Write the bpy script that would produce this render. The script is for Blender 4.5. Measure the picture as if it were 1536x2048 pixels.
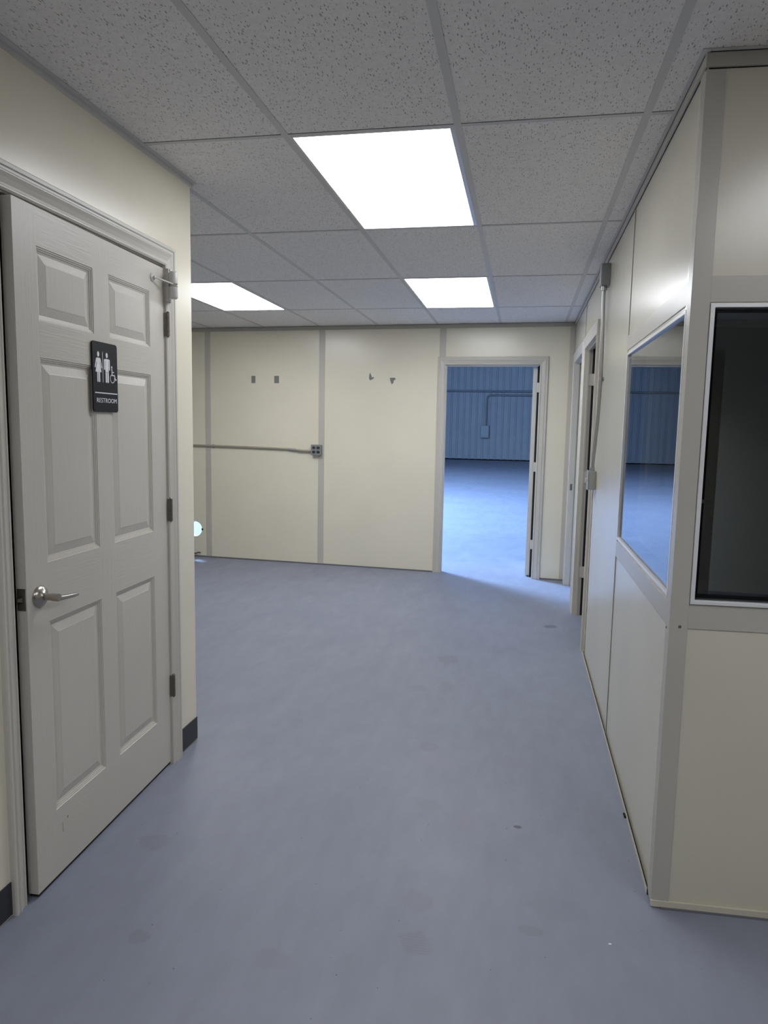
import bpy, math, random
from mathutils import Vector, Matrix
random.seed(7)
D = bpy.data
C = bpy.context.scene.collection
for o in list(D.objects):
    D.objects.remove(o)
R = math.radians

# ------------------------------------------------------------------ camera
F_PX, PITCH, YAW, ROLL, HC = 1429.863, R(-6.70642), R(10.86963), R(1.08383), 1.45303
cam = D.cameras.new('camera'); cam_o = D.objects.new('camera', cam); C.objects.link(cam_o)
fw = Vector((-math.sin(YAW)*math.cos(PITCH), math.cos(YAW)*math.cos(PITCH), math.sin(PITCH)))
rt = Vector((math.cos(YAW), math.sin(YAW), 0)); up = rt.cross(fw)
r2 = rt*math.cos(ROLL)+up*math.sin(ROLL); u2 = up*math.cos(ROLL)-rt*math.sin(ROLL)
cam_o.matrix_world = Matrix(((r2.x, u2.x, -fw.x, 0), (r2.y, u2.y, -fw.y, 0), (r2.z, u2.z, -fw.z, HC), (0, 0, 0, 1)))
cam.sensor_fit = 'VERTICAL'; cam.sensor_height = 36; cam.lens = 36*F_PX/2048
cam.clip_start = .02; cam.clip_end = 200
bpy.context.scene.camera = cam_o

# ------------------------------------------------------------------ light and exposure
FIRST_STRENGTH = 8.6          # the panel nearest the camera
PANEL_STRENGTH = 12.0          # recessed fluorescent panels over the room
REAR_STRENGTH = 8.5           # the older panel behind the camera, on the right, and the added fill panel
PANEL_COLOUR = (.93, .955, 1.0)
vs = bpy.context.scene.view_settings
vs.view_transform = 'Standard'; vs.look = 'None'; vs.gamma = 1; vs.use_curve_mapping = False; vs.exposure = .13
world = D.worlds.new('world'); bpy.context.scene.world = world; world.use_nodes = True
world.node_tree.nodes['Background'].inputs[0].default_value = (.45, .65, 1, 1)
world.node_tree.nodes['Background'].inputs[1].default_value = .03

def area(name, loc, rot, sx, sy, power, col):
    l = D.lights.new(name, 'AREA'); l.shape = 'RECTANGLE'; l.size = sx; l.size_y = sy; l.energy = power; l.color = col
    o = D.objects.new(name, l); C.objects.link(o); o.location = loc; o.rotation_euler = rot
    return o
# daylight falling through two translucent roof skylights of the warehouse
area('daylight_skylight_near', (-6.3, 12.2, 6.4), (0, R(-32), 0), 2.4, 2.4, 3500, (.38, .60, 1.0))
area('daylight_skylight_far', (-5.0, 22.0, 7.6), (R(-25), 0, 0), 3.0, 3.0, 420, (.42, .63, 1.0))

# ------------------------------------------------------------------ materials
def mat(name, col, rough=.5, metal=0., spec=.5):
    m = D.materials.new(name); m.use_nodes = True
    b = m.node_tree.nodes['Principled BSDF']
    b.inputs['Base Color'].default_value = (*col, 1); b.inputs['Roughness'].default_value = rough
    b.inputs['Metallic'].default_value = metal; b.inputs['Specular IOR Level'].default_value = spec
    return m
class NT:
    def __init__(s, m):
        s.t = m.node_tree; s.b = s.t.nodes['Principled BSDF']
        s.co = s.n('ShaderNodeNewGeometry').outputs['Position']
    def n(s, ty, **kw):
        x = s.t.nodes.new(ty)
        for k, v in kw.items(): setattr(x, k, v)
        return x
    def l(s, a, b): s.t.links.new(a, b)
    def mapping(s, scale, src=None, rot=(0, 0, 0)):
        m = s.n('ShaderNodeMapping'); s.l(src or s.co, m.inputs[0])
        m.inputs['Scale'].default_value = scale; m.inputs['Rotation'].default_value = rot
        return m.outputs[0]
    def noise(s, vec, scale=1, detail=3, rough=.5):
        n = s.n('ShaderNodeTexNoise'); s.l(vec, n.inputs['Vector'])
        n.inputs['Scale'].default_value = scale; n.inputs['Detail'].default_value = detail; n.inputs['Roughness'].default_value = rough
        return n.outputs[0]
    def ramp(s, src, pts):
        r = s.n('ShaderNodeValToRGB'); s.l(src, r.inputs[0]); e = r.color_ramp.elements
        while len(e) < len(pts): e.new(.5)
        for k, (p, c) in enumerate(pts):
            e[k].position = p; e[k].color = (*c, 1) if isinstance(c, tuple) else (c, c, c, 1)
        return r.outputs[0]
    def mix(s, f, a, b, blend='MIX'):
        m = s.n('ShaderNodeMix', data_type='RGBA', blend_type=blend)
        for sock, v in ((m.inputs[0], f), (m.inputs[6], a), (m.inputs[7], b)):
            if isinstance(v, (int, float)): sock.default_value = v
            elif isinstance(v, tuple): sock.default_value = (*v, 1)
            else: s.l(v, sock)
        return m.outputs[2]
    def math(s, op, a, b=None, c=None):
        m = s.n('ShaderNodeMath', operation=op)
        for i, v in enumerate((a, b, c)):
            if v is None: continue
            if isinstance(v, (int, float)): m.inputs[i].default_value = v
            else: s.l(v, m.inputs[i])
        return m.outputs[0]
    def bump(s, h, strength, dist=.002):
        b = s.n('ShaderNodeBump'); b.inputs['Strength'].default_value = strength; b.inputs['Distance'].default_value = dist
        s.l(h, b.inputs['Height']); s.l(b.outputs[0], s.b.inputs['Normal'])
    def color(s, c): s.l(c, s.b.inputs['Base Color'])
    def rough(s, c): s.l(c, s.b.inputs['Roughness'])

def painted(name, col, rough, var=.05, grain=None, bump=.15):
    """paint with faint mottling, scuffs and a soft orange-peel or brushed relief"""
    m = mat(name, col, rough); t = NT(m)
    n = t.noise(t.co, 2.2, 4)
    lo = tuple(c*(1-var) for c in col); hi = tuple(min(1, c*(1+var)) for c in col)
    t.color(t.ramp(n, [(.3, lo), (.7, hi)]))
    t.bump(t.noise(t.mapping(grain or (60, 60, 60)), 1, 3), bump, .001)
    return m
M = {}
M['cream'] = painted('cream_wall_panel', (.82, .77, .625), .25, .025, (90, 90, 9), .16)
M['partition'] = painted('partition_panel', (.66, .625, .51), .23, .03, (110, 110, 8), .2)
M['post'] = painted('partition_post', (.50, .478, .425), .3, .03)
M['batten'] = painted('greige_batten', (.56, .53, .465), .38, .03)
M['door'] = painted('door_paint', (.60, .565, .50), .38, .03, (170, 170, 7), .55)
M['door_rail'] = painted('door_paint_rail', (.60, .565, .50), .38, .03, (7, 7, 170), .55)
M['casing'] = painted('casing_paint', (.60, .57, .51), .35, .03, (60, 60, 10), .15)
M['base'] = mat('charcoal_rubber', (.028, .028, .034), .45)
M['tbar'] = painted('ceiling_bar_enamel', (.63, .62, .60), .6, .02)
M['angle'] = painted('perimeter_angle', (.44, .425, .37), .45, .02)
M['alu'] = mat('white_aluminium', (.82, .83, .84), .3, .15)
M['galv'] = mat('galvanised_steel', (.46, .47, .46), .38, .75)
M['galv_dark'] = mat('grey_cast_box', (.30, .315, .32), .5, .5)
M['nickel'] = mat('satin_nickel', (.42, .39, .345), .27, .95)
M['bronze'] = mat('aged_hinge_steel', (.20, .175, .15), .42, .8)
M['dark'] = mat('black_plastic', (.012, .012, .016), .35)
M['sign'] = mat('sign_black', (.010, .011, .013), .55, 0, .25)
M['office_dark'] = mat('dark_liner', (.035, .036, .036), .6)
M['print'] = mat('sign_white', (.85, .85, .88), .5)
M['enamel'] = mat('white_enamel', (.62, .61, .585), .28)
M['rear'] = painted('brown_rear_panelling', (.10, .09, .075), .6, .1)
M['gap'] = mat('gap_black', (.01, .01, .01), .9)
M['scar'] = mat('bare_grey_patch', (.22, .225, .21), .7)
M['chan'] = mat('base_channel', (.62, .58, .47), .4)
M['conduit_paint'] = mat('painted_conduit', (.44, .41, .34), .34, .35)
m = mat('gray_caulk', (.16, .17, .19), .7); M['caulk'] = m

# floor: blue grey epoxy paint, roller mottling, specks and dusty shoe prints
m = mat('floor_paint', (.27, .29, .37), .4); t = NT(m); M['floor'] = m
base = t.ramp(t.noise(t.co, .9, 4, .55), [(.3, (.224, .241, .303)), (.7, (.250, .266, .329))])
fine = t.ramp(t.noise(t.mapping((14, 5, 1)), 1, 5, .6), [(.35, .95), (.65, 1.04)])
base = t.mix(1., base, fine, 'MULTIPLY')
sep = t.n('ShaderNodeSeparateXYZ'); t.l(t.co, sep.inputs[0])
wob = t.noise(t.co, 22, 3)
def blob(x, y, rx, ry, stripes, amount, col, acc):
    dx = t.math('MULTIPLY', t.math('SUBTRACT', sep.outputs[0], x), 1/rx)
    dy = t.math('MULTIPLY', t.math('SUBTRACT', sep.outputs[1], y), 1/ry)
    r = t.math('SQRT', t.math('ADD', t.math('MULTIPLY', dx, dx), t.math('MULTIPLY', dy, dy)))
    r = t.math('ADD', r, t.math('MULTIPLY', t.math('SUBTRACT', wob, .5), 1.3))
    k = t.math('MULTIPLY', t.math('SMOOTH_MIN', t.math('MAXIMUM', t.math('MULTIPLY', t.math('SUBTRACT', 1.05, r), 4), 0.), 1., .1), amount)
    if stripes:
        s = t.math('ADD', t.math('MULTIPLY', t.math('SINE', t.math('MULTIPLY', sep.outputs[1], 620.)), .3), .7)
        k = t.math('MULTIPLY', k, s)
    return t.mix(k, acc, col)
for b in [(-.263, 2.045, .055, .052, 1, .32, (.21, .21, .24)), (-.240, 1.862, .05, .05, 1, .34, (.20, .20, .225)),
          (-.367, 3.125, .045, .05, 0, .30, (.20, .205, .235)), (-.385, 3.19, .05, .035, 0, .16, (.21, .22, .24)),
          (-.146, 2.53, .042, .07, 1, .26, (.27, .235, .29)), (-1.21, 2.16, .06, .05, 1, .30, (.19, .19, .21)),
          (.021, 3.07, .05, .06, 0, .18, (.24, .23, .29)), (-.31, 3.0, .09, .05, 0, .16, (.27, .25, .31)),
          (-.41, 4.40, .07, .09, 0, .28, (.19, .20, .23)), (-.37, 3.90, .05, .10, 0, .18, (.19, .2, .24)),
          (-.52, 3.86, .05, .05, 0, .2, (.19, .21, .23)), (.08, 1.985, .05, .022, 0, .3, (.19, .21, .23)),
          (-.95, 2.02, .09, .07, 0, .14, (.21, .23, .24)), (-1.02, 1.72, .03, .03, 0, .3, (.18, .19, .21)),
          (.25, 5.36, .05, .05, 0, .55, (.12, .13, .17)), (.037, 2.538, .016, .012, 0, .75, (.08, .085, .1)),
          (-.82, 3.75, .16, .1, 0, .14, (.2, .22, .26)), (-.3, 2.62, .05, .04, 0, .2, (.2, .21, .24)),
          (.16, 2.1, .1, .06, 0, .12, (.19, .21, .25)), (-.62, 1.72, .05, .04, 0, .18, (.2, .2, .23))]:
    b = (*b[:5], min(.85, b[5]*1.75), b[6])
    base = blob(*b, base)
v = t.n('ShaderNodeTexVoronoi'); t.l(t.mapping((7, 7, 7)), v.inputs['Vector']); v.inputs['Scale'].default_value = 1; v.inputs['Randomness'].default_value = 1; v.voronoi_dimensions = '2D'
sc = t.n('ShaderNodeSeparateColor'); t.l(v.outputs['Color'], sc.inputs[0])
size = t.math('MULTIPLY', t.math('SUBTRACT', sc.outputs[0], .45), .034)
speck = t.math('LESS_THAN', v.outputs['Distance'], size)
base = t.mix(t.math('MULTIPLY', speck, .8), base, (.07, .075, .09))
t.color(base)
t.rough(t.ramp(t.noise(t.mapping((5, 2, 1)), 1, 4), [(.3, .46), (.7, .58)]))
t.bump(t.noise(t.mapping((60, 20, 1)), 1, 4), .12, .001)

# ceiling tile: fissured and pin-holed mineral fibre
m = mat('fissured_ceiling_tile', (.7, .7, .69), .9, 0, .2); t = NT(m); M['tile'] = m
warp = t.n('ShaderNodeTexNoise'); t.l(t.co, warp.inputs['Vector']); warp.inputs['Scale'].default_value = 34; warp.inputs['Detail'].default_value = 2
va = t.n('ShaderNodeVectorMath', operation='MULTIPLY_ADD'); t.l(warp.outputs['Color'], va.inputs[0]); va.inputs[1].default_value = (.011, .015, 0); t.l(t.co, va.inputs[2])
def pits(scale, cut, spread, rot):
    vv = t.n('ShaderNodeTexVoronoi'); t.l(t.mapping(scale, va.outputs[0], (0, 0, rot)), vv.inputs['Vector']); vv.inputs['Scale'].default_value = 1
    vv.voronoi_dimensions = '2D'
    ss = t.n('ShaderNodeSeparateColor'); t.l(vv.outputs['Color'], ss.inputs[0])
    thr = t.math('MULTIPLY', t.math('SUBTRACT', ss.outputs[0], cut), spread)
    d = t.math('SUBTRACT', thr, vv.outputs['Distance'])
    return t.math('MINIMUM', t.math('MAXIMUM', t.math('MULTIPLY', d, 12), 0.), 1.)
pa = pits((135, 38, 1), .34, .42, R(5)); pb = pits((90, 52, 1), .62, .50, R(-10)); pc = pits((130, 100, 1), .55, .42, 0)
pit = t.math('MAXIMUM', t.math('MAXIMUM', pa, pb), t.math('MULTIPLY', pc, .6))
tilecol = t.ramp(t.noise(t.co, 60, 2), [(.3, (.84, .815, .79)), (.7, (.90, .875, .85))])
t.color(t.mix(t.math('MULTIPLY', pit, .66), tilecol, (.17, .165, .16)))
t.bump(t.math('SUBTRACT', 1., pit), .6, .003)

# warehouse sheet metal
M['sheet'] = painted('white_sheet_metal', (.42, .435, .45), .45, .04, (3, 3, .4), .2)
M['roof'] = mat('roof_sheet', (.4, .42, .45), .7)
def emis(name, strength):
    m = D.materials.new(name); m.use_nodes = True; t = m.node_tree
    t.nodes.remove(t.nodes['Principled BSDF'])
    e = t.nodes.new('ShaderNodeEmission'); e.inputs[0].default_value = (*PANEL_COLOUR, 1); e.inputs[1].default_value = strength
    t.links.new(e.outputs[0], t.nodes['Material Output'].inputs[0])
    return m
M['panel'] = emis('lit_acrylic_diffuser', PANEL_STRENGTH)
M['panel_first'] = emis('lit_acrylic_diffuser_first', FIRST_STRENGTH)
M['panel_rear'] = emis('lit_acrylic_diffuser_dim', REAR_STRENGTH)
m = mat('window_glass', (.30, .31, .32), .0); b = m.node_tree.nodes['Principled BSDF']
b.inputs['Transmission Weight'].default_value = 1; b.inputs['IOR'].default_value = 1.5; M['glass'] = m

# ------------------------------------------------------------------ frames of reference of the walls
ZC = 2.47286
XL, YL, XR, YC, YB = -1.43346, 2.95587, .4506, 2.18185, 7.10899
def frame(ox, oy, ux, uy, side):
    """(s, o, z): s along the wall, o out of the wall into the room, z up"""
    n = math.hypot(ux, uy); ux /= n; uy /= n
    nx, ny = uy*side, -ux*side
    return lambda s, o, z: Vector((ox+ux*s+nx*o, oy+uy*s+ny*o, z))
FL = frame(XL, YL, -.00539, 1, 1)
FR = frame(XR, YC, -.00179, 1, -1)
FB = frame(0, YB, 1, -.05033, 1)
FF = frame(XR, YC, 1, .04625, 1)
WORLD = lambda s, o, z: Vector((s, o, z))

class MB:
    def __init__(s): s.v = []; s.f = []; s.mi = []
    def face(s, pts, mi=0):
        b = len(s.v); s.v += [Vector(p) for p in pts]; s.f.append(tuple(range(b, b+len(pts)))); s.mi.append(mi)
    def box(s, fr, s0, s1, o0, o1, z0, z1, mi=0):
        b = len(s.v)
        for z in (z0, z1):
            for (a, o) in ((s0, o0), (s1, o0), (s1, o1), (s0, o1)): s.v.append(fr(a, o, z))
        for q in ((0, 3, 2, 1), (4, 5, 6, 7), (0, 1, 5, 4), (1, 2, 6, 5), (2, 3, 7, 6), (3, 0, 4, 7)):
            s.f.append(tuple(b+i for i in q)); s.mi.append(mi)
        return s
    def slab(s, fr, s0, s1, z0, z1, o0, o1, holes=(), mi=0, skip=()):
        """a wall slab with rectangular holes; skip = squares left open without reveals"""
        al = list(holes)+list(skip)
        S = sorted({s0, s1, *[min(max(h[i], s0), s1) for h in al for i in (0, 1)]})
        Z = sorted({z0, z1, *[min(max(h[i], z0), z1) for h in al for i in (2, 3)]})
        def st(i, j):
            if i < 0 or j < 0 or i >= len(S)-1 or j >= len(Z)-1: return 0
            cs, cz = (S[i]+S[i+1])/2, (Z[j]+Z[j+1])/2
            if any(h[0] < cs < h[1] and h[2] < cz < h[3] for h in holes): return 0
            if any(h[0] < cs < h[1] and h[2] < cz < h[3] for h in skip): return 2
            return 1
        for i in range(len(S)-1):
            for j in range(len(Z)-1):
                if st(i, j) != 1: continue
                a, b2, c, d = S[i], S[i+1], Z[j], Z[j+1]
                for o in (o0, o1): s.face([fr(a, o, c), fr(b2, o, c), fr(b2, o, d), fr(a, o, d)], mi)
                for (di, dj, p, q) in ((-1, 0, (a, c), (a, d)), (1, 0, (b2, c), (b2, d)), (0, -1, (a, c), (b2, c)), (0, 1, (a, d), (b2, d))):
                    if st(i+di, j+dj) == 0:
                        s.face([fr(p[0], o0, p[1]), fr(q[0], o0, q[1]), fr(q[0], o1, q[1]), fr(p[0], o1, p[1])], mi)
        return s
    def prism(s, pts, fr, o0, o1, mi=0):
        """polygon in the (s, z) plane extruded along o"""
        b = len(s.v); n = len(pts)
        for o in (o0, o1):
            for (a, z) in pts: s.v.append(fr(a, o, z))
        s.f.append(tuple(range(b, b+n))); s.f.append(tuple(range(b+2*n-1, b+n-1, -1))); s.mi += [mi, mi]
        for i in range(n):
            j = (i+1) % n; s.f.append((b+i, b+j, b+n+j, b+n+i)); s.mi.append(mi)
        return s
    def tube(s, pts, r, n=12, mi=0, caps=True):
        pts = [Vector(p) for p in pts]; rs = r if isinstance(r, (list, tuple)) else [r]*len(pts)
        prev = None; b = len(s.v)
        for i, p in enumerate(pts):
            d = ((pts[min(i+1, len(pts)-1)]-pts[i]).normalized()+(pts[i]-pts[max(i-1, 0)]).normalized())
            if d.length < 1e-6: d = pts[-1]-pts[0]
            d.normalize()
            if prev is None:
                a = Vector((0, 0, 1)) if abs(d.z) < .9 else Vector((1, 0, 0)); x = a.cross(d).normalized()
            else: x = (prev-d*prev.dot(d)).normalized()
            prev = x; y = d.cross(x)
            for k in range(n):
                w = 2*math.pi*k/n; s.v.append(p+(x*math.cos(w)+y*math.sin(w))*rs[i])
        for i in range(len(pts)-1):
            for k in range(n):
                k2 = (k+1) % n; s.f.append((b+i*n+k, b+i*n+k2, b+(i+1)*n+k2, b+(i+1)*n+k)); s.mi.append(mi)
        if caps:
            s.f.append(tuple(range(b+n-1, b-1, -1))); e = b+(len(pts)-1)*n; s.f.append(tuple(range(e, e+n))); s.mi += [mi, mi]
        return s
    def build(s, name, m, parent=None, bevel=0, smooth=False, merge=True, weld=1e-5):
        me = D.meshes.new(name)
        c = Vector((0, 0, 0))
        lo = Vector([min(v[i] for v in s.v) for i in range(3)]); hi = Vector([max(v[i] for v in s.v) for i in range(3)])
        c = Vector(((lo.x+hi.x)/2, (lo.y+hi.y)/2, lo.z))
        me.from_pydata([v-c for v in s.v], [], s.f)
        for i, k in enumerate(s.mi): me.polygons[i].material_index = k
        for k in (m if isinstance(m, (list, tuple)) else [m]): me.materials.append(k)
        import bmesh
        bm = bmesh.new(); bm.from_mesh(me)
        if merge: bmesh.ops.remove_doubles(bm, verts=bm.verts, dist=weld)
        bmesh.ops.recalc_face_normals(bm, faces=bm.faces); bm.to_mesh(me); bm.free()
        if smooth:
            for p in me.polygons: p.use_smooth = True
            me.set_sharp_from_angle(angle=R(40))
        o = D.objects.new(name, me); C.objects.link(o); o.location = c
        if bevel:
            bv = o.modifiers.new('bevel', 'BEVEL'); bv.width = bevel; bv.segments = 2; bv.limit_method = 'ANGLE'; bv.angle_limit = R(40)
        if parent is not None:
            bpy.context.view_layer.update()
            o.parent = parent; o.matrix_parent_inverse = parent.matrix_world.inverted()
        return o
def tag(o, label=None, cat=None, group=None, kind=None):
    for k, v in (('label', label), ('category', cat), ('group', group), ('kind', kind)):
        if v: o[k] = v
    return o
def empty(name, loc):
    o = D.objects.new(name, None); C.objects.link(o); o.location = loc; o.empty_display_size = .05
    bpy.context.view_layer.update()
    return o
def struct(o, label, cat): return tag(o, label, cat, None, 'structure')

# ------------------------------------------------------------------ floor
struct(MB().box(WORLD, -9.2, 12.2, -3.2, 35.0, -.12, 0).build('floor', M['floor']),
       'blue grey painted concrete floor with dusty shoe prints', 'floor')

# ------------------------------------------------------------------ ceiling with grid
TP, TL_ = .6096, 1.2192
BX, RY = -.26065, 2.5491
XMIN, XMAX, YMIN, YMAX = -5.2, 3.2, -3.0, YB+.35
lights = {(0, 0), (0, 2), (-3, 2), (3, -2), (0, -3)}      # (column, row) cells that hold light panels
cols = range(-9, 7); rows = range(-5, 5)
tiles = MB(); bars = MB()
for c in cols:
    x0, x1 = BX-TP+c*TP, BX+c*TP
    for r in rows:
        y0, y1 = RY+r*TL_, RY+(r+1)*TL_
        a0, a1, b0, b1 = max(x0, XMIN), min(x1, XMAX), max(y0, YMIN), min(y1, YMAX)
        if (c, r) in lights or a1-a0 < .02 or b1-b0 < .02: continue
        tiles.box(WORLD, a0+.010, a1-.010, b0+.008, b1-.0125, ZC+.0015, ZC+.015)
plen = MB().box(WORLD, XMIN, XMAX, YMIN, YMAX, ZC+.14, ZC+.16)
ceil = struct(tiles.build('ceiling', M['tile']), 'suspended ceiling of white fissured mineral tiles', 'ceiling')
plen.build('ceiling_deck', M['gap'], ceil)
for c in range(-9, 7):
    x = BX+c*TP
    if XMIN < x < XMAX: bars.box(WORLD, x-.0125, x+.0125, YMIN, YMAX, ZC-.0006, ZC+.0012)
for r in range(-5, 6):
    y = RY+r*TL_
    if not YMIN < y < YMAX: continue
    for c in cols:
        x0, x1 = BX-TP+c*TP+.0127, BX+c*TP-.0127
        a0, a1 = max(x0, XMIN), min(x1, XMAX)
        if a1 > a0: bars.box(WORLD, a0, a1, y-.0095, y+.0115, ZC-.0002, ZC+.0012)
bars.build('ceiling_grid', M['tbar'], ceil)

def ceiling_light(c, r, label, m):
    x0, x1 = BX-TP+c*TP, BX+c*TP; y0, y1 = RY+r*TL_, RY+(r+1)*TL_
    e = empty('ceiling_light', ((x0+x1)/2, (y0+y1)/2, ZC)); tag(e, label, 'light', 'recessed fluorescent ceiling panels')
    f = MB()
    f.slab(lambda s, o, z: Vector((s, z, o)), x0+.0128, x1-.0128, y0+.0118, y1-.0098, ZC+.0005, ZC+.06,
           [(x0+.0205, x1-.029, y0+.023, y1-.017)])
    f.build('frame', M['enamel'], e)
    MB().box(WORLD, x0+.0190, x1-.0275, y0+.0215, y1-.0155, ZC+.0025, ZC+.006).build('diffuser', m, e)
    MB().box(WORLD, x0+.014, x1-.014, y0+.013, y1-.012, ZC+.061, ZC+.1).build('housing', M['enamel'], e)
ceiling_light(0, 0, 'large bright rectangular light panel nearest the camera in the ceiling', M['panel_first'])
ceiling_light(0, 2, 'small bright light panel in the ceiling in front of the open doorway', M['panel'])
ceiling_light(-3, 2, 'bright light panel partly hidden behind the restroom wall corner', M['panel'])
ceiling_light(3, -2, 'ceiling light panel behind the camera on the right', M['panel_rear'])
ceiling_light(0, -3, 'added unseen fill panel in the ceiling directly behind the camera', M['panel_rear'])  # added to lift the ambient brightness, no panel is known there

# ------------------------------------------------------------------ back wall
DB = (-.784, .132, 0, 2.082)                       # doorway opening s0 s1 z0 z1
HOLE = (-3.524, .308, .083)
WT = .078
wb = MB()
hs, hz, hr = HOLE; q = .11
wb.slab(FB, -5.3, 3.4, 0, ZC-.001, -WT, 0, [DB], skip=[(hs-q, hs+q, hz-q, hz+q)])
N = 48
sq = []
for k in range(N):
    a = 2*math.pi*k/N; c_, s_ = math.cos(a), math.sin(a); m_ = max(abs(c_), abs(s_))
    sq.append(((hs+hr*c_, hz+hr*s_), (hs+q*c_/m_, hz+q*s_/m_)))
for k in range(N):
    (i0, o0_), (i1, o1_) = sq[k], sq[(k+1) % N]
    for o in (-WT, 0): wb.face([FB(i0[0], o, i0[1]), FB(o0_[0], o, o0_[1]), FB(o1_[0], o, o1_[1]), FB(i1[0], o, i1[1])])
    wb.face([FB(i0[0], 0, i0[1]), FB(i1[0], 0, i1[1]), FB(i1[0], -WT, i1[1]), FB(i0[0], -WT, i0[1])])
wall_back = struct(wb.build('wall_back', M['cream']), 'cream panelled back wall with doorway and greige battens', 'wall')
for s in (-4.63, -3.352, -2.065, -.815):
    z1 = ZC-.04; z0 = .012
    if s > -1: z0 = 2.15
    MB().box(FB, s-.031, s+.031, -.001, .005, z0, z1).build('batten', M['batten'], wall_back, .001)
MB().box(FB, -5.3, .44, -.001, .014, ZC-.038, ZC-.002).build('top_trim', M['angle'], wall_back, .001)
MB().box(FB, -5.3, -.862, -.001, .006, 0, .014).box(FB, .212, .44, -.001, .006, 0, .014).build('base_seal', M['caulk'], wall_back)
MB().box(FB, .395, .44, -.001, .006, .014, ZC-.04).build('corner_trim', M['batten'], wall_back)
# grey marks where things were once mounted
MB().box(FB, -2.848, -2.803, -.001, .002, 1.897, 1.972).build('bare_patch', M['scar'], wall_back)
MB().box(FB, -2.590, -2.537, -.001, .002, 1.897, 1.972).build('bare_patch', M['scar'], wall_back)
MB().prism([(-1.553, 2.008), (-1.540, 1.98), (-1.532, 1.955), (-1.516, 1.966), (-1.512, 1.948), (-1.53, 1.94), (-1.548, 1.928), (-1.562, 1.945), (-1.560, 1.978)], FB, -.001, .002).build('torn_patch', M['scar'], wall_back)
MB().prism([(-1.345, 1.955), (-1.295, 1.956), (-1.284, 1.94), (-1.306, 1.928), (-1.308, 1.905), (-1.325, 1.89), (-1.334, 1.912), (-1.342, 1.93)], FB, -.001, .002).build('torn_patch', M['scar'], wall_back)
# stub of black cable by the hole
tag(MB().tube([FB(-3.70, .012, .034), FB(-3.56, .012, .036), FB(-3.51, .014, .037), FB(-3.48, .016, .050), FB(-3.455, .012, .046)], .0055, 8).build('cable', M['dark'], None, 0, True),
    'short black cable stub low on the wall below the round hole', 'cable')
MB().box(FB, hs+hr-.003, hs+hr+.016, 0, .008, hz-.012, hz+.010).build('hole_clip', M['dark'], wall_back, .002)

# ------------------------------------------------------------------ left (restroom) wall
DLh = (-1.181, -.245, 0, 2.078)
wall_left = struct(MB().slab(FL, -6.0, 0, 0, ZC-.001, -.11, 0, [DLh]).build('wall_left', M['cream']),
                   'cream wall on the left around the restroom door', 'wall')
struct(MB().box(WORLD, -5.2, XL-.11, YL-.1, YL, 0, ZC-.001).build('wall_alcove', M['cream']), 'side wall of the restroom block behind the corner', 'wall')
struct(MB().box(WORLD, -3.6, -3.5, -3, YL-.1, 0, ZC-.001).build('wall_restroom', M['cream']), 'rear wall inside the restroom', 'wall')
struct(MB().box(WORLD, -5.3, -5.2, YL-.1, YB+.3, 0, ZC-.001).build('wall_left_end', M['cream']), 'end wall of the alcove on the left', 'wall')
struct(MB().box(WORLD, -5.3, 3.3, -3.1, -3.0, 0, ZC-.001).build('wall_rear', M['rear']), 'dark panelled wall behind the camera', 'wall')
struct(MB().box(WORLD, 3.2, 3.3, -3.0, 6.99, 0, ZC-.001).build('wall_right_end', M['cream']), 'cream end wall on the far right', 'wall')
struct(MB().box(FL, -.169, .004, .0, .004, 0.006, .110).build('baseboard_left', M['base'], None, .001), 'charcoal rubber baseboard between restroom door and corner', 'baseboard')
struct(MB().box(FL, -5.9, -1.237, .0, .004, 0.006, .108).build('baseboard_left_near', M['base'], None, .001), 'charcoal rubber baseboard left of the restroom door', 'baseboard')
def edge_trim(name, fr, s0, s1, wall):
    MB().box(fr, s0, s1, 0, .022, ZC-.0015, ZC+.0005).box(fr, max(s0, s0+.021 if s0 > -1 else s0), s1, 0, .002, ZC-.020, ZC-.0015).build(name, M['tbar'], wall)
edge_trim('ceiling_angle', FL, -6, .022, wall_left)
MB().box(WORLD, -5.2, XL+.02, YL, YL+.022, ZC-.002, ZC+.0005).build('ceiling_angle', M['tbar'], wall_left)

# casing: moulded profile swept in a mitred U round an opening
PROF = [(0, .000), (0, .009), (.006, .0125), (.010, .0125), (.013, .009), (.019, .0095), (.034, .013), (.047, .0175), (.050, .0175), (.054, .0145), (.060, .0145), (.064, .018), (.074, .018), (.078, .013), (.078, 0)]
def casing(fr, s0, s1, z1, jamb=(0, -.078), stop=True, wl=1, wr=1):
    b = MB(); g = .006
    for (w0, t0), (w1, t1) in zip(PROF, PROF[1:]):
        A = [(s0-g*0-w0*wl, 0, t0), (s0-w0*wl, z1+w0, t0), (s1+w0*wr, z1+w0, t0), (s1+w0*wr, 0, t0)]
        B = [(s0-w1*wl, 0, t1), (s0-w1*wl, z1+w1, t1), (s1+w1*wr, z1+w1, t1), (s1+w1*wr, 0, t1)]
        for i in range(3):
            b.face([fr(A[i][0], A[i][2], A[i][1]), fr(A[i+1][0], A[i+1][2], A[i+1][1]), fr(B[i+1][0], B[i+1][2], B[i+1][1]), fr(B[i][0], B[i][2], B[i][1])])
    return b
def jamb(fr, s0, s1, z1, o0, o1, t=.016, stops=None, left=True, right=True):
    b = MB()
    b.box(fr, s0-.001, s0+t*0+.004, o0, o1, 0, z1).box(fr, s1-.004, s1+.001, o0, o1, 0, z1).box(fr, s0-.001, s1+.001, o0, o1, z1-.004, z1+.001)
    if stops:
        a, c = stops
        if left: b.box(fr, s0+.004, s0+.014, a, c, 0, z1-.004)
        if right: b.box(fr, s1-.014, s1-.004, a, c, 0, z1-.004)
        b.box(fr, s0+.014, s1-.014, a, c, z1-.014, z1-.004)
    return b
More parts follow.
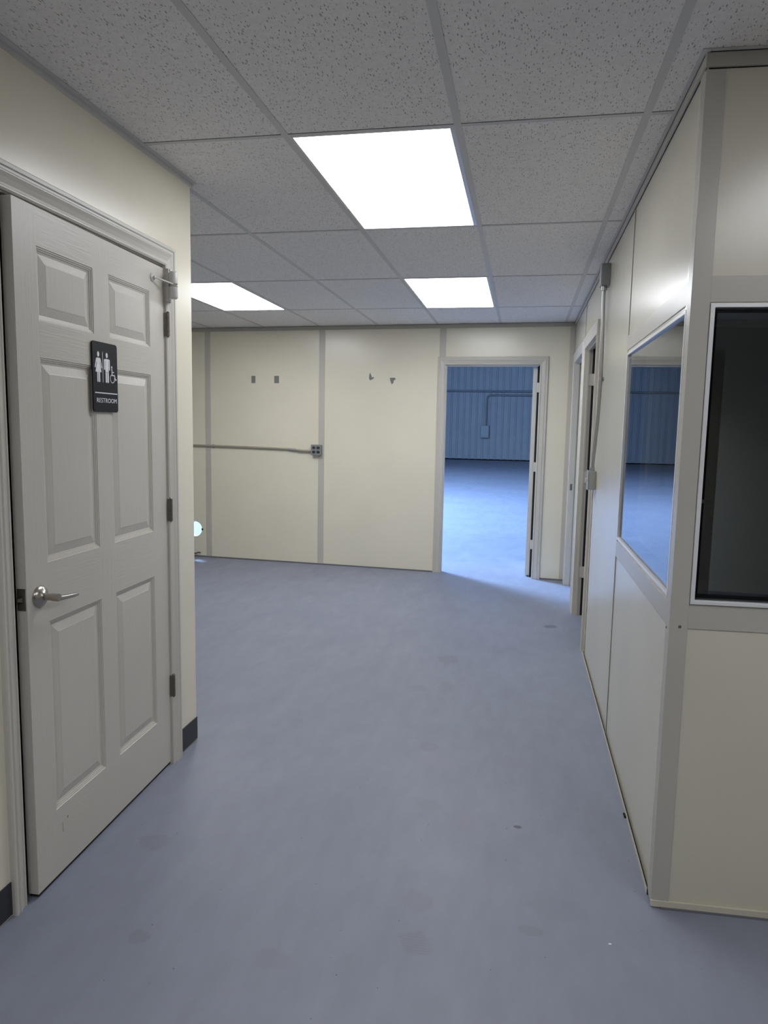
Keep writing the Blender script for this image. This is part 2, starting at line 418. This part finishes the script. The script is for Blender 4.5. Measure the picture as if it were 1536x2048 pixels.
tr = struct(casing(FL, DLh[0], DLh[1], DLh[3], wl=.71, wr=.93).build('trim_1', M['casing'], smooth=False), 'moulded grey casing round the restroom door', 'door frame')
jamb(FL, DLh[0], DLh[1], DLh[3], -.11, .0005, stops=(-.075, -.052), left=False).build('jamb', M['casing'], tr)

# ------------------------------------------------------------------ six panel doors
def six_panel_door(fr, name, depth=.044, w=.905, z0=.014, z1=2.066, both=False, back=0.):
    """leaf in its own frame: s from the hinge, o = 0 back face .. depth front face"""
    b = MB()
    PZ = [(.232, .846), (1.028, 1.640), (1.745, 1.957)]; PS = [(.120, .413), (.510, .803)]
    def face_side(of, sg):
        S = [0, *PS[0], *PS[1], w]; Z = [z0, *PZ[0], *PZ[1], *PZ[2], z1]
        for i in range(5):
            for j in range(7):
                if i in (1, 3) and j in (1, 3, 5): continue
                mi = 1 if (j in (0, 2, 4, 6) and i in (1, 3)) else 0
                b.face([fr(S[i], of, Z[j]), fr(S[i+1], of, Z[j]), fr(S[i+1], of, Z[j+1]), fr(S[i], of, Z[j+1])], mi)
        rings = [(0, 0), (.0015, .0022), (.0055, .0028), (.0062, .0050), (.0108, .0060), (.0115, .0082), (.0165, .0092), (.0185, .0098), (.0440, .0040), (.0465, .0030), (.0490, .0030)]
        for (a0, a1) in PS:
            for (c0, c1) in PZ:
                for (d0, h0), (d1, h1) in zip(rings, rings[1:]):
                    P = [(a0+d0, c0+d0), (a1-d0, c0+d0), (a1-d0, c1-d0), (a0+d0, c1-d0)]
                    Q = [(a0+d1, c0+d1), (a1-d1, c0+d1), (a1-d1, c1-d1), (a0+d1, c1-d1)]
                    for k in range(4):
                        k2 = (k+1) % 4
                        b.face([fr(P[k][0], of-sg*h0, P[k][1]), fr(P[k2][0], of-sg*h0, P[k2][1]), fr(Q[k2][0], of-sg*h1, Q[k2][1]), fr(Q[k][0], of-sg*h1, Q[k][1])])
                d, h = rings[-1]
                b.face([fr(a0+d, of-sg*h, c0+d), fr(a1-d, of-sg*h, c0+d), fr(a1-d, of-sg*h, c1-d), fr(a0+d, of-sg*h, c1-d)])
    face_side(depth, 1)
    if both: face_side(back, -1)
    else: b.face([fr(0, back, z0), fr(w, back, z0), fr(w, back, z1), fr(0, back, z1)])
    for (a, c) in (((0, z0), (w, z0)), ((w, z0), (w, z1)), ((w, z1), (0, z1)), ((0, z1), (0, z0))):
        b.face([fr(a[0], back, a[1]), fr(c[0], back, c[1]), fr(c[0], depth, c[1]), fr(a[0], depth, a[1])])
    return b.build(name, [M['door'], M['door_rail']], weld=2e-6)

th = R(2.05)
hinge = FL(-.248, 0, 0)
# frame of the leaf: s runs from the hinge towards the latch, o outwards to the corridor; front face at o = .044
dirv = Vector((math.sin(th), -math.cos(th), 0)); nrm = Vector((math.cos(th), math.sin(th), 0))
FD = lambda s, o, z: Vector((hinge.x+dirv.x*s+nrm.x*(o-.044), hinge.y+dirv.y*s+nrm.y*(o-.044), z))
door = struct(six_panel_door(FD, 'door_1', back=.010), 'grey six panel restroom door standing slightly ajar', 'door')
MB().box(FD, .004, .901, .013, .040, .004, .0138).build('bottom_sweep', M['gap'], door)
# hinges
def hinge_obj(fr, s, o, zc, parent, m, leafdir=1, r=.0075, h=.092):
    b = MB(); n = 5; st = h/n
    for k in range(n): b.tube([fr(s, o, zc-h/2+k*st+.0006), fr(s, o, zc-h/2+(k+1)*st-.0006)], r, 14)
    b.tube([fr(s, o, zc-h/2-.004), fr(s, o, zc+h/2+.004)], r*.6, 10).tube([fr(s, o, zc+h/2+.001), fr(s, o, zc+h/2+.006)], [r*1.05, r*.5], 12)
    b.box(fr, s-.013, s+.013, o-.009, o-.004, zc-h/2, zc+h/2)
    return b.build('hinge', m, parent, 0, True)
hinge_obj(FL, -.238, .012, 1.848, door, M['bronze']); hinge_obj(FL, -.238, .012, 1.10, door, M['bronze']); hinge_obj(FL, -.238, .012, .347, door, M['bronze'])
# latch plate in the leaf edge
lp = MB().box(FD, .9045, .9062, .0135, .0400, .902, .968).build('latch_plate', M['bronze'], door, .0006)
MB().prism([(.905, .924), (.916, .930), (.916, .942), (.905, .948)], FD, .0185, .034).build('latch_bolt', M['nickel'], lp)
# lever handle: round rose, neck, lever
hs_, hz_ = .847, .933
rose = MB()
prof = [(.0335, .0), (.0335, .004), (.031, .008), (.024, .013), (.016, .017), (.0135, .021)]
rose.tube([FD(hs_, .044+o, hz_) for r_, o in prof], [r_ for r_, o in prof], 32)
rose = rose.build('door_handle', M['nickel'], door, 0, True)
MB().tube([FD(hs_, .062, hz_), FD(hs_, .092, hz_), FD(hs_, .1005, hz_)], [.0105, .0105, .0112], 20).build('neck', M['nickel'], rose, 0, True)
lv = MB(); path = []
for k in range(9):
    u = k/8; path.append(FD(hs_-.004-.104*u, .0985+.004*math.sin(u*3.1), hz_-.004-.010*u))
lv.tube([FD(hs_+.010, .0975, hz_)]+path, [.009, .0095, .009, .008, .0075, .0072, .0072, .007, .007, .0062], 14)
lv.tube([FD(hs_, .085, hz_), FD(hs_, .108, hz_)], .0115, 18)
lv.build('lever', M['nickel'], rose, 0, True)
# scuffs low on the leaf
MB().prism([(.772, .142), (.774, .142), (.7735, .176), (.772, .170)], FD, .0438, .0443).build('scratch', M['scar'], door)
MB().prism([(.742, .176), (.747, .174), (.748, .181), (.743, .183)], FD, .0438, .0443).build('scratch', M['scar'], door)

# door closer (spring body on the casing, arm to a pad on the leaf)
cl = empty('door_closer', FL(-.236, .018, 1.95)); tag(cl, 'grey cylindrical spring door closer at top hinge corner of restroom door', 'door closer')
b = MB(); cs, co_ = -.240, .040
b.tube([FL(cs, co_, z) for z in (1.948, 1.951, 1.954, 1.994)], [.012, .0155, .0172, .0172], 28)
b.tube([FL(cs, co_, z) for z in (2.007, 2.047, 2.051, 2.054)], [.0172, .0172, .0155, .011], 28)
b.build('spring_barrel', M['enamel'], cl, 0, True)
b = MB().tube([FL(cs, co_, 1.993), FL(cs, co_, 2.008)], .0148, 24).tube([FL(cs, co_, 1.9955), FL(cs, co_, 1.998)], .018, 24).tube([FL(cs, co_, 2.003), FL(cs, co_, 2.0055)], .018, 24)
b.build('collar', M['nickel'], cl, 0, True)
MB().box(FL, cs-.004, cs+.024, .010, .022, 1.938, 2.066).tube([FL(cs+.004, .020, 1.94), FL(cs+.004, .028, 1.94)], .007, 14).tube([FL(cs+.006, .020, 2.061), FL(cs+.006, .026, 2.061)], .005, 12).build('bracket', M['enamel'], cl, .001, True)
pad = FD(.098, .044, 2.012)
MB().tube([FL(cs, co_+.010, 2.001), FD(.0935, .0572, 2.0122)], .0032, 12).build('arm', M['enamel'], cl, 0, True)
pd = MB(); pf = [(.0165, .0), (.0165, .002), (.0135, .0055), (.007, .008), (.0065, .014), (.004, .016)]
pd.tube([FD(.094, .044+o, 2.012) for r_, o in pf], [r_ for r_, o in pf], 24)
pd.build('pad', M['enamel'], cl, 0, True)

# ------------------------------------------------------------------ restroom sign
SU0, SU1, SZ0, SZ1 = .380, .5365, 1.489, 1.722
sgn = empty('restroom_sign', FD((SU0+SU1)/2, .046, SZ0)); tag(sgn, 'black restroom sign with white man, woman and wheelchair symbols on the door', 'sign')
def rrect(a0, a1, c0, c1, r, n=6):
    P = []
    for (cx, cz, w0) in ((a1-r, c1-r, 0), (a0+r, c1-r, 90), (a0+r, c0+r, 180), (a1-r, c0+r, 270)):
        for k in range(n+1):
            w = R(w0+90*k/n); P.append((cx+r*math.cos(w), cz+r*math.sin(w)))
    return P
MB().prism(rrect(SU0, SU1, SZ0, SZ1, .011), FD, .0465, .0515).build('plate', M['sign'], sgn, .0008)
MB().box(FD, SU0+.02, SU1-.02, .0435, .0467, SZ0+.02, SZ1-.02).build('backing', M['gap'], sgn)
PO0, PO1 = .0514, .0522
def disc(cx, cz, rx, rz, n=24): return [(cx+rx*math.cos(2*math.pi*k/n), cz+rz*math.sin(2*math.pi*k/n)) for k in range(n)]
def capsule(b, a, c, r, n=8):
    ax, az = a; cx, cz = c; w = math.atan2(cz-az, cx-ax); P = []
    for k in range(n+1): P.append((cx+r*math.cos(w-math.pi/2+math.pi*k/n), cz+r*math.sin(w-math.pi/2+math.pi*k/n)))
    for k in range(n+1): P.append((ax+r*math.cos(w+math.pi/2+math.pi*k/n), az+r*math.sin(w+math.pi/2+math.pi*k/n)))
    b.prism(P, FD, PO0, PO1)
w = MB(); cx = .5025        # woman (note: s grows to the left in the picture)
w.prism(disc(cx, 1.6805, .0062, .0088), FD, PO0, PO1)
w.prism([(cx+.009, 1.6685), (cx-.009, 1.6685), (cx-.0115, 1.664), (cx-.0095, 1.652), (cx-.0185, 1.6215), (cx+.0185, 1.6215), (cx+.0095, 1.652), (cx+.0115, 1.664)], FD, PO0, PO1)
capsule(w, (cx+.0115, 1.6645), (cx+.0195, 1.6375), .0026); capsule(w, (cx-.0115, 1.6645), (cx-.0195, 1.6375), .0026)
capsule(w, (cx+.0052, 1.622), (cx+.0052, 1.5915), .0034); capsule(w, (cx-.0052, 1.622), (cx-.0052, 1.5915), .0034)
w.build('woman_symbol', M['print'], sgn)
w = MB(); cx = .449
w.prism(disc(cx, 1.6805, .0062, .0088), FD, PO0, PO1)
w.prism([(cx+.0125, 1.6685), (cx-.0125, 1.6685), (cx-.0145, 1.666), (cx-.0105, 1.662), (cx-.0105, 1.625), (cx+.0105, 1.625), (cx+.0105, 1.662), (cx+.0145, 1.666)], FD, PO0, PO1)
capsule(w, (cx+.0155, 1.6645), (cx+.0160, 1.634), .0029); capsule(w, (cx-.0155, 1.6645), (cx-.0160, 1.634), .0029)
capsule(w, (cx+.0057, 1.6205), (cx+.0057, 1.5925), .0044); capsule(w, (cx-.0057, 1.6205), (cx-.0057, 1.5925), .0044)
w.build('man_symbol', M['print'], sgn)
MB().box(FD, .4745, .4765, PO0, PO1, 1.588, 1.690).build('divider', M['print'], sgn)
w = MB()
w.prism(disc(.4185, 1.6435, .0036, .0040, 16), FD, PO0, PO1)
capsule(w, (.4180, 1.637), (.4165, 1.616), .0023)
capsule(w, (.4170, 1.6265), (.4060, 1.6265), .0016)
capsule(w, (.4165, 1.6160), (.4010, 1.6160), .0020); capsule(w, (.4010, 1.6160), (.3945, 1.6000), .0020); capsule(w, (.3945, 1.6000), (.3895, 1.6030), .0018)
for k in range(18):        # wheel, open towards the seat
    a0, a1 = R(62-14.2*k), R(62-14.2*(k+1)); rr = .0140
    capsule(w, (.4150+rr*math.cos(a0), 1.6045+rr*math.sin(a0)), (.4150+rr*math.cos(a1), 1.6045+rr*math.sin(a1)), .0014, 3)
w.build('wheelchair_symbol', M['print'], sgn)
MB().box(FD, .386, .526, PO0, PO1, 1.551, 1.5545).build('underline', M['print'], sgn)
tc = D.curves.new('lettering', 'FONT'); tc.body = 'RESTROOM'; tc.size = .0215; tc.space_character = 1.08; tc.extrude = .0004; tc.align_x = 'CENTER'
to = D.objects.new('lettering_source', tc); C.objects.link(to); bpy.context.view_layer.update()
me = D.meshes.new_from_object(to.evaluated_get(bpy.context.evaluated_depsgraph_get()))
D.objects.remove(to)
xs = [v.co.x for v in me.vertices]; ys = [v.co.y for v in me.vertices]; x0, x1, y0_, y1_ = min(xs), max(xs), min(ys), max(ys)
for v_ in me.vertices:
    sx = (v_.co.x-x0)/(x1-x0); sy = (v_.co.y-y0_)/(y1_-y0_)
    v_.co = FD(.5165-.126*sx, PO0+(v_.co.z+.0004), 1.5205+.0150*sy)
me.materials.clear(); me.materials.append(M['print'])
lt = D.objects.new('lettering', me); C.objects.link(lt); lt.parent = sgn; lt.matrix_parent_inverse = sgn.matrix_world.inverted()

# ------------------------------------------------------------------ right wall
WIN_R = (.062, 1.238, .965, 1.806)
ND = (2.675, 3.590, 0, 2.082)      # nearer doorway in the right wall
FDR = (3.800, 4.715, 0, 2.082)     # farther doorway in the right wall
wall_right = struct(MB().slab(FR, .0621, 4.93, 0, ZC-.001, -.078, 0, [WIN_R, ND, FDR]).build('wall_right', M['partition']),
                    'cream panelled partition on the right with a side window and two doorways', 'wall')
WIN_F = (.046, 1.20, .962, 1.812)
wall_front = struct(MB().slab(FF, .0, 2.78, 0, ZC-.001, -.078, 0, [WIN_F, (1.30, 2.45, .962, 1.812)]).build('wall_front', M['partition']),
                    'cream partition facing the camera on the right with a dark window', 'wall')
def part(name, m, parent, fr, *boxes, bevel=.0008):
    b = MB()
    for q_ in boxes: b.box(fr, *q_)
    return b.build(name, m, parent, bevel)
# corner post, battens and bands
part('corner_post', M['post'], wall_right, FR, (-.006, .046, -.001, .007, .012, ZC-.045))
part('corner_post', M['post'], wall_front, FF, (-.006, .044, -.001, .006, .012, ZC-.045))
part('window_band', M['post'], wall_right, FR, (.046, 1.268, -.001, .0035, 1.822, 1.887), (.046, 1.268, -.001, .0035, .878, .950), (1.252, 1.268, -.001, .0035, .95, 1.822))
part('window_band', M['post'], wall_front, FF, (.044, 1.25, -.001, .0035, 1.818, 1.889), (.044, 1.25, -.001, .0035, .884, .956), (1.206, 1.25, -.001, .0035, .956, 1.818))
for nm, s_, z0, z1 in (('panel_seam', 1.262, .012, .878), ('panel_seam', 1.262, 1.887, ZC-.04), ('panel_seam', 2.50, .012, ZC-.04), ('panel_seam', 3.70, 2.16, ZC-.04)):
    part(nm, M['post'], wall_right, FR, (s_, s_+.016, -.001, .004, z0, z1))
    part('seam_gap', M['gap'], wall_right, FR, (s_-.0018, s_, -.001, .0008, z0, z1), bevel=0)
part('top_trim', M['batten'], wall_right, FR, (0, 4.91, -.001, .009, ZC-.030, ZC-.003))
part('top_trim', M['angle'], wall_front, FF, (-.009, 2.76, -.001, .009, ZC-.040, ZC-.003))
part('shadow_gap', M['gap'], wall_right, FR, (0, 4.9, -.001, .0015, ZC-.034, ZC-.030), (0.01, 4.9, .009, .0100, ZC-.0035, ZC-.0018), bevel=0)
part('shadow_gap', M['gap'], wall_front, FF, (.0, 2.76, -.001, .0015, ZC-.0425, ZC-.040), (.0, 2.76, .009, .0100, ZC-.0035, ZC-.0016), bevel=0)
edge_trim('ceiling_angle', FR, -.0225, 4.9, wall_right); edge_trim('ceiling_angle', FF, .0005, 2.76, wall_front)
struct(part('baseboard_right', M['chan'], None, FR, (.055, 2.59, .008, .0095, 0, .020)), 'thin cream metal channel along the foot of the right partition', 'baseboard')
part('channel_gap', M['gap'], wall_right, FR, (.052, 2.59, -.001, .0078, .0, .006), bevel=0)
struct(part('baseboard_front', M['chan'], None, FF, (-.008, 2.76, .001, .010, .004, .024)), 'cream base channel along the foot of the window partition', 'baseboard')
part('base_seal', M['caulk'], wall_front, FF, (.02, 2.76, -.001, .014, 0, .006), bevel=0)
part('rivet', M['bronze'], wall_right, FR, (.028, .033, .006, .0095, .874, .879)); part('rivet', M['nickel'], wall_front, FF, (.018, .026, .005, .0085, .886, .894))

def window(name, fr, s0, s1, z0, z1, label, proud, w):
    b = MB()
    nf = lambda s, o, z: fr(s, o, z)
    b.slab(fr, s0, s1, z0, z1, -.006, proud, [(s0+w, s1-w, z0+w, z1-w)])
    b.slab(fr, s0+w*.55, s1-w*.55, z0+w*.55, z1-w*.55, -.030, -.0105, [(s0+w+.001, s1-w-.001, z0+w+.001, z1-w-.001)])
    o = struct(b.build(name, M['alu'], None, .0012), label, 'window')
    MB().box(fr, s0+w*.6, s1-w*.6, -.010, -.004, z0+w*.6, z1-w*.6).build('glass_pane', M['glass'], o)
    MB().slab(fr, s0+.0005, s1-.0005, z0+.0005, z1-.0005, -.0795, -.031, [(s0+w+.002, s1-w-.002, z0+w+.002, z1-w-.002)]).build('jamb_liner', M['office_dark'], o)
    return o
window('window_1', FR, .060, 1.242, .963, 1.808, 'side window of the right partition reflecting the blue doorway', .006, .011)
wf = window('window_2', FF, .0455, 1.205, .959, 1.815, 'dark window in the partition facing the camera', .010, .012)
window('window_3', FF, 1.30, 2.45, .959, 1.815, 'second dark window farther right in the partition', .010, .012)
k = MB().tube([FF(.068, -.024, 1.258), FF(.068, -.03, 1.258), FF(.072, -.036, 1.257), FF(.088, -.038, 1.255)], [.006, .006, .005, .004], 12).build('knob_standin', M['alu'], wf, 0, True)  # added stand-in for a small knob visible in the pane

# doorways of the right wall
tr3 = struct(casing(FR, ND[0], ND[1], ND[3]).build('trim_3', M['casing']), 'moulded casing round the nearer doorway in the right partition', 'door frame')
jamb(FR, ND[0], ND[1], ND[3], -.052, .0005, stops=(-.03, -.016)).build('jamb', M['casing'], tr3)
tr4 = struct(casing(FR, FDR[0], FDR[1], FDR[3], wr=.9).build('trim_4', M['casing']), 'moulded casing round the farther doorway beside the back corner', 'door frame')
jamb(FR, FDR[0], FDR[1], FDR[3], -.078, .0005, stops=(-.04, -.024)).build('jamb', M['casing'], tr4)
part('strike_plate', M['bronze'], tr4, FR, (FDR[1]-.0055, FDR[1]-.0038, -.035, -.004, .905, .965), bevel=0)
def leaf_frame(fr, s, o, ang):
    """frame of an open leaf hinged at (s, o); ang measured from the wall direction"""
    p = fr(s, o, 0); a = (fr(s+1, o, 0)-p).normalized(); n_ = (fr(s, o+1, 0)-p).normalized()
    d = a*math.cos(ang)+n_*math.sin(ang); m_ = a*-math.sin(ang)+n_*math.cos(ang)
    return lambda s_, o_, z: Vector((p.x+d.x*s_+m_.x*o_, p.y+d.y*s_+m_.y*o_, z))
part('hinge_gap_shade', M['gap'], tr3, FR, (ND[1]-.008, ND[1]+.0005, -.0785, -.0525, 0, ND[3]), bevel=0)  # solid black strip standing in for the shade in the hinge-side gap
L3 = leaf_frame(FR, ND[1]-.060, -.082, R(-90))
d3 = struct(six_panel_door(L3, 'door_3', w=.900, both=True), 'grey door standing open inside the nearer right doorway', 'door')
for z in (1.85, 1.10, .35):
    part('hinge', M['casing'], d3, FR, (ND[1]-.0125, ND[1]-.004, -.080, -.030, z-.045, z+.045), bevel=.001)
L4 = leaf_frame(FR, FDR[0]+.006, -.086, R(-88))
struct(six_panel_door(L4, 'door_4', w=.900, both=True), 'grey door standing open inside the farther right doorway', 'door')

# back doorway and its open leaf
tr2 = struct(casing(FB, DB[0], DB[1], DB[3], wl=.95).build('trim_2', M['casing']), 'moulded casing round the open doorway to the warehouse', 'door frame')
jamb(FB, DB[0], DB[1], DB[3], -.080, .0005, stops=(-.035, -.02), right=False).build('jamb', M['casing'], tr2)
part('hinge_gap_shade', M['gap'], tr2, FB, (DB[1]-.026, DB[1]+.0005, -.090, -.0805, 0, DB[3]), bevel=0)  # black strip in place of the shade between open leaf and jamb
L2 = leaf_frame(FB, DB[1]-.024, -.092, R(-92))
d2 = struct(six_panel_door(lambda s, o, z: L2(s, o-.044, z), 'door_2', w=.905, both=True), 'grey door swung open into the warehouse', 'door')
for z in (1.87, 1.10, .33):
    b = MB().box(FB, DB[1]-.028, DB[1]-.004, -.080, -.070, z-.045, z+.045)
    b.tube([FB(DB[1]-.016, -.074, z-.046), FB(DB[1]-.016, -.074, z+.046)], .0065, 10)
    b.build('hinge', M['casing'], d2, 0, True)

# ------------------------------------------------------------------ electrical fittings
def curve_pts(P, n=6):
    out = []
    for i in range(len(P)-1):
        p0, p1, p2, p3 = P[max(i-1, 0)], P[i], P[i+1], P[min(i+2, len(P)-1)]
        for k in range(n):
            t_ = k/n
            out.append(.5*((2*p1)+(p2-p0)*t_+(2*p0-5*p1+4*p2-p3)*t_*t_+(3*p1-p0-3*p2+p3)*t_**3))
    out.append(P[-1]); return out
cd = tag(MB().tube(curve_pts([FB(-5.15, .014, 1.236), FB(-3.4, .014, 1.226), FB(-2.44, .014, 1.2135), FB(-2.36, .016, 1.208), FB(-2.29, .024, 1.2025), FB(-2.165, .026, 1.2025)]), .0112, 12).build('electrical_conduit', M['conduit_paint'], None, 0, True),
         'horizontal metal conduit along the back wall to the outlet box', 'conduit')
MB().tube([FB(-3.305, .014, 1.226), FB(-3.28, .014, 1.2255)], .0135, 12).box(FB, -3.302, -3.283, 0, .003, 1.20, 1.246).build('strap', M['conduit_paint'], cd, 0, True)
MB().tube([FB(-2.425, .014, 1.2133), FB(-2.352, .0165, 1.2075)], .0145, 12).build('coupling', M['galv'], cd, 0, True)
MB().tube([FB(-2.405, .014, 1.212), FB(-2.405, .034, 1.205)], .0055, 8).build('screw', M['galv_dark'], cd, 0, True)
MB().tube([FB(-2.372, .014, 1.21), FB(-2.372, .034, 1.203)], .0055, 8).build('screw', M['galv_dark'], cd, 0, True)
bs0, bs1, bz0, bz1 = -2.162, -2.055, 1.160, 1.266
ob = tag(MB().prism(rrect(bs0, bs1, bz0, bz1, .008), FB, 0, .042).build('outlet_box', M['galv_dark'], None, .002), 'square metal box with four black sockets on the back wall batten', 'outlet')
cv = MB().prism(rrect(bs0-.002, bs1+.002, bz0-.002, bz1+.002, .010), FB, .042, .047).build('cover_plate', M['galv_dark'], ob, .001)
for i in (0, 1):
    for j in (0, 1):
        cx, cz = bs0+.029+i*.049, bz0+.031+j*.044
        P = disc(cx, cz, .0165, .0165, 24); P = [(a, min(max(z, cz-.0135), cz+.0135)) for a, z in P]
        s_ = MB().prism(P, FB, .0468, .0495).build('socket', M['dark'], ob)
        MB().box(FB, cx-.006, cx-.004, .0494, .0500, cz-.001, cz+.007).box(FB, cx+.004, cx+.006, .0494, .0500, cz-.001, cz+.006).prism(disc(cx, cz-.006, .0022, .0022, 10), FB, .0494, .0500).build('socket_slot', M['galv_dark'], s_)

jb = tag(MB().box(FR, 2.165, 2.265, 0, .047, 2.285, 2.405).build('junction_box', M['galv_dark'], None, .003), 'small grey metal junction box at top of the right partition', 'junction box')
MB().box(FR, 2.167, 2.263, .047, .050, 2.287, 2.403).build('cover_plate', M['galv_dark'], jb, .001)
c2 = tag(MB().tube(curve_pts([FR(2.215, .026, 2.286), FR(2.215, .026, 2.20), FR(2.215, .020, 1.98), FR(2.235, .016, 1.76), FR(2.30, .016, 1.50), FR(2.355, .022, 1.30), FR(2.37, .026, 1.215)]), .0105, 12).build('electrical_conduit', M['galv'], None, 0, True),
         'vertical galvanised conduit running down from junction box to switch box', 'conduit')
MB().tube([FR(2.215, .026, 2.287), FR(2.215, .026, 2.262)], .0165, 14).tube([FR(2.20, .026, 2.272), FR(2.19, .026, 2.272)], .005, 8).build('connector', M['galv'], c2, 0, True)
MB().tube([FR(2.368, .026, 1.216), FR(2.366, .026, 1.236)], .0165, 14).build('connector', M['galv'], c2, 0, True)
MB().box(FR, 2.20, 2.285, 0, .002, 1.752, 1.770).tube([FR(2.2355, .016, 1.75), FR(2.2345, .016, 1.772)], .0125, 12).build('strap', M['galv'], c2, 0, True)
sb_ = tag(MB().box(FR, 2.350, 2.450, 0, .045, 1.100, 1.214).build('switch_box', M['galv'], None, .003), 'metal switch box beside the nearer doorway on the right', 'switch')
MB().box(FR, 2.347, 2.453, .045, .048, 1.097, 1.217).build('cover_plate', M['galv'], sb_, .001)
MB().box(FR, 2.394, 2.406, .047, .060, 1.145, 1.168).build('toggle', M['enamel'], sb_, .001)

# bits on the floor
tag(MB().tube([Vector((.437, 2.690, .004)), Vector((.436, 2.716, .004))], .0045, 8).build('debris', M['gap'], None, 0, True), 'black bit of debris against the foot of the right partition', 'debris')
tag(MB().prism([(.297, 0), (.304, 0), (.305, .002), (.298, .0025)], lambda s, o, z: Vector((s, 1.975+o, z)), 0, .005).build('paint_chip', M['print']), 'tiny white paint chip on the blue floor', 'paint chip')

# ------------------------------------------------------------------ warehouse beyond
def ribbed(fr, s0, s1, z0, z1, pitch=.305, hole=None):
    b = MB(); s = s0
    segs = []
    while s < s1-.01:
        segs += [(s, 0), (s+.03, .022), (s+.075, .022), (s+.105, 0)]
        s += pitch
    segs.append((s1, 0))
    for (a, oa), (c, oc) in zip(segs, segs[1:]):
        spans = [(z0, z1)]
        if hole and hole[0]-.05 < (a+c)/2 < hole[1]+.05: spans = [(hole[3], z1)]
        for (p, q_) in spans:
            b.face([fr(a, oa, p), fr(c, oc, p), fr(c, oc, q_), fr(a, oa, q_)])
            b.face([fr(a, -.05, p), fr(c, -.05, p), fr(c, -.05, q_), fr(a, -.05, q_)])
    return b
FW = frame(0, 34.75, 1, 0, 1)
FWL = frame(-9.0, 0, 0, 1, 1)
ww = struct(ribbed(FW, -9.0, 12, .05, 8).build('wall_warehouse_back', M['sheet'], merge=False), 'far ribbed metal wall of the warehouse', 'wall')
struct(ribbed(FWL, 7.2, 34.8, .05, 8).build('wall_warehouse_left', M['sheet'], merge=False), 'ribbed metal side wall of the warehouse', 'wall')
struct(MB().box(WORLD, -9.1, 12.2, 7.0, 35, 8, 8.05).build('ceiling_warehouse', M['roof']), 'warehouse roof sheeting', 'ceiling')
struct(MB().box(WORLD, 12, 12.1, 7.0, 35, 0, 8).build('wall_warehouse_right', M['sheet']), 'right side wall of the warehouse', 'wall')
struct(MB().box(WORLD, -9.1, 12.1, 7.44, 7.5, 2.65, 8).build('wall_warehouse_front', M['sheet']), 'metal wall above the office block', 'wall')
struct(MB().box(WORLD, -9.1, -5.3, 7.4, 7.5, 0, 8).build('wall_warehouse_front_left', M['sheet']), 'metal wall left of the office block', 'wall')
struct(MB().box(WORLD, 3.3, 12.1, 6.9, 7.0, 0, 8).build('wall_warehouse_front_side', M['sheet']), 'metal wall beside the office block', 'wall')
struct(MB().box(WORLD, -5.55, 3.4, 6.9, 7.5, 2.63, 2.66).build('ceiling_office_lid', M['roof']), 'lid over the office block edge', 'ceiling')
part('base_seal', M['gap'], ww, FW, (-9.0, 12, -.03, .0, 0, .06), bevel=0)
ep = tag(MB().box(FW, -2.035, -1.625, .0, .18, 1.07, 1.66).build('breaker_box', M['galv_dark'], None, .01), 'grey breaker box on the far warehouse wall', 'breaker box')
MB().box(FW, -2.015, -1.645, .18, .195, 1.15, 1.64).build('cover', M['galv_dark'], ep, .008)
tag(MB().tube([FW(-8.9, .08, 3.275), FW(12, .08, 3.275)], .045, 10).build('pipe', M['galv_dark'], None, 0, True), 'long horizontal pipe across the far warehouse wall', 'pipe')
tag(MB().tube([FW(-1.78, .08, 1.67), FW(-1.78, .08, 2.9), FW(-1.76, .08, 3.0), FW(-1.70, .08, 3.06), FW(-1.60, .08, 3.09), FW(12, .08, 3.09)], .04, 10).build('pipe', M['galv_dark'], None, 0, True), 'bent pipe rising from the breaker box and turning right', 'pipe')
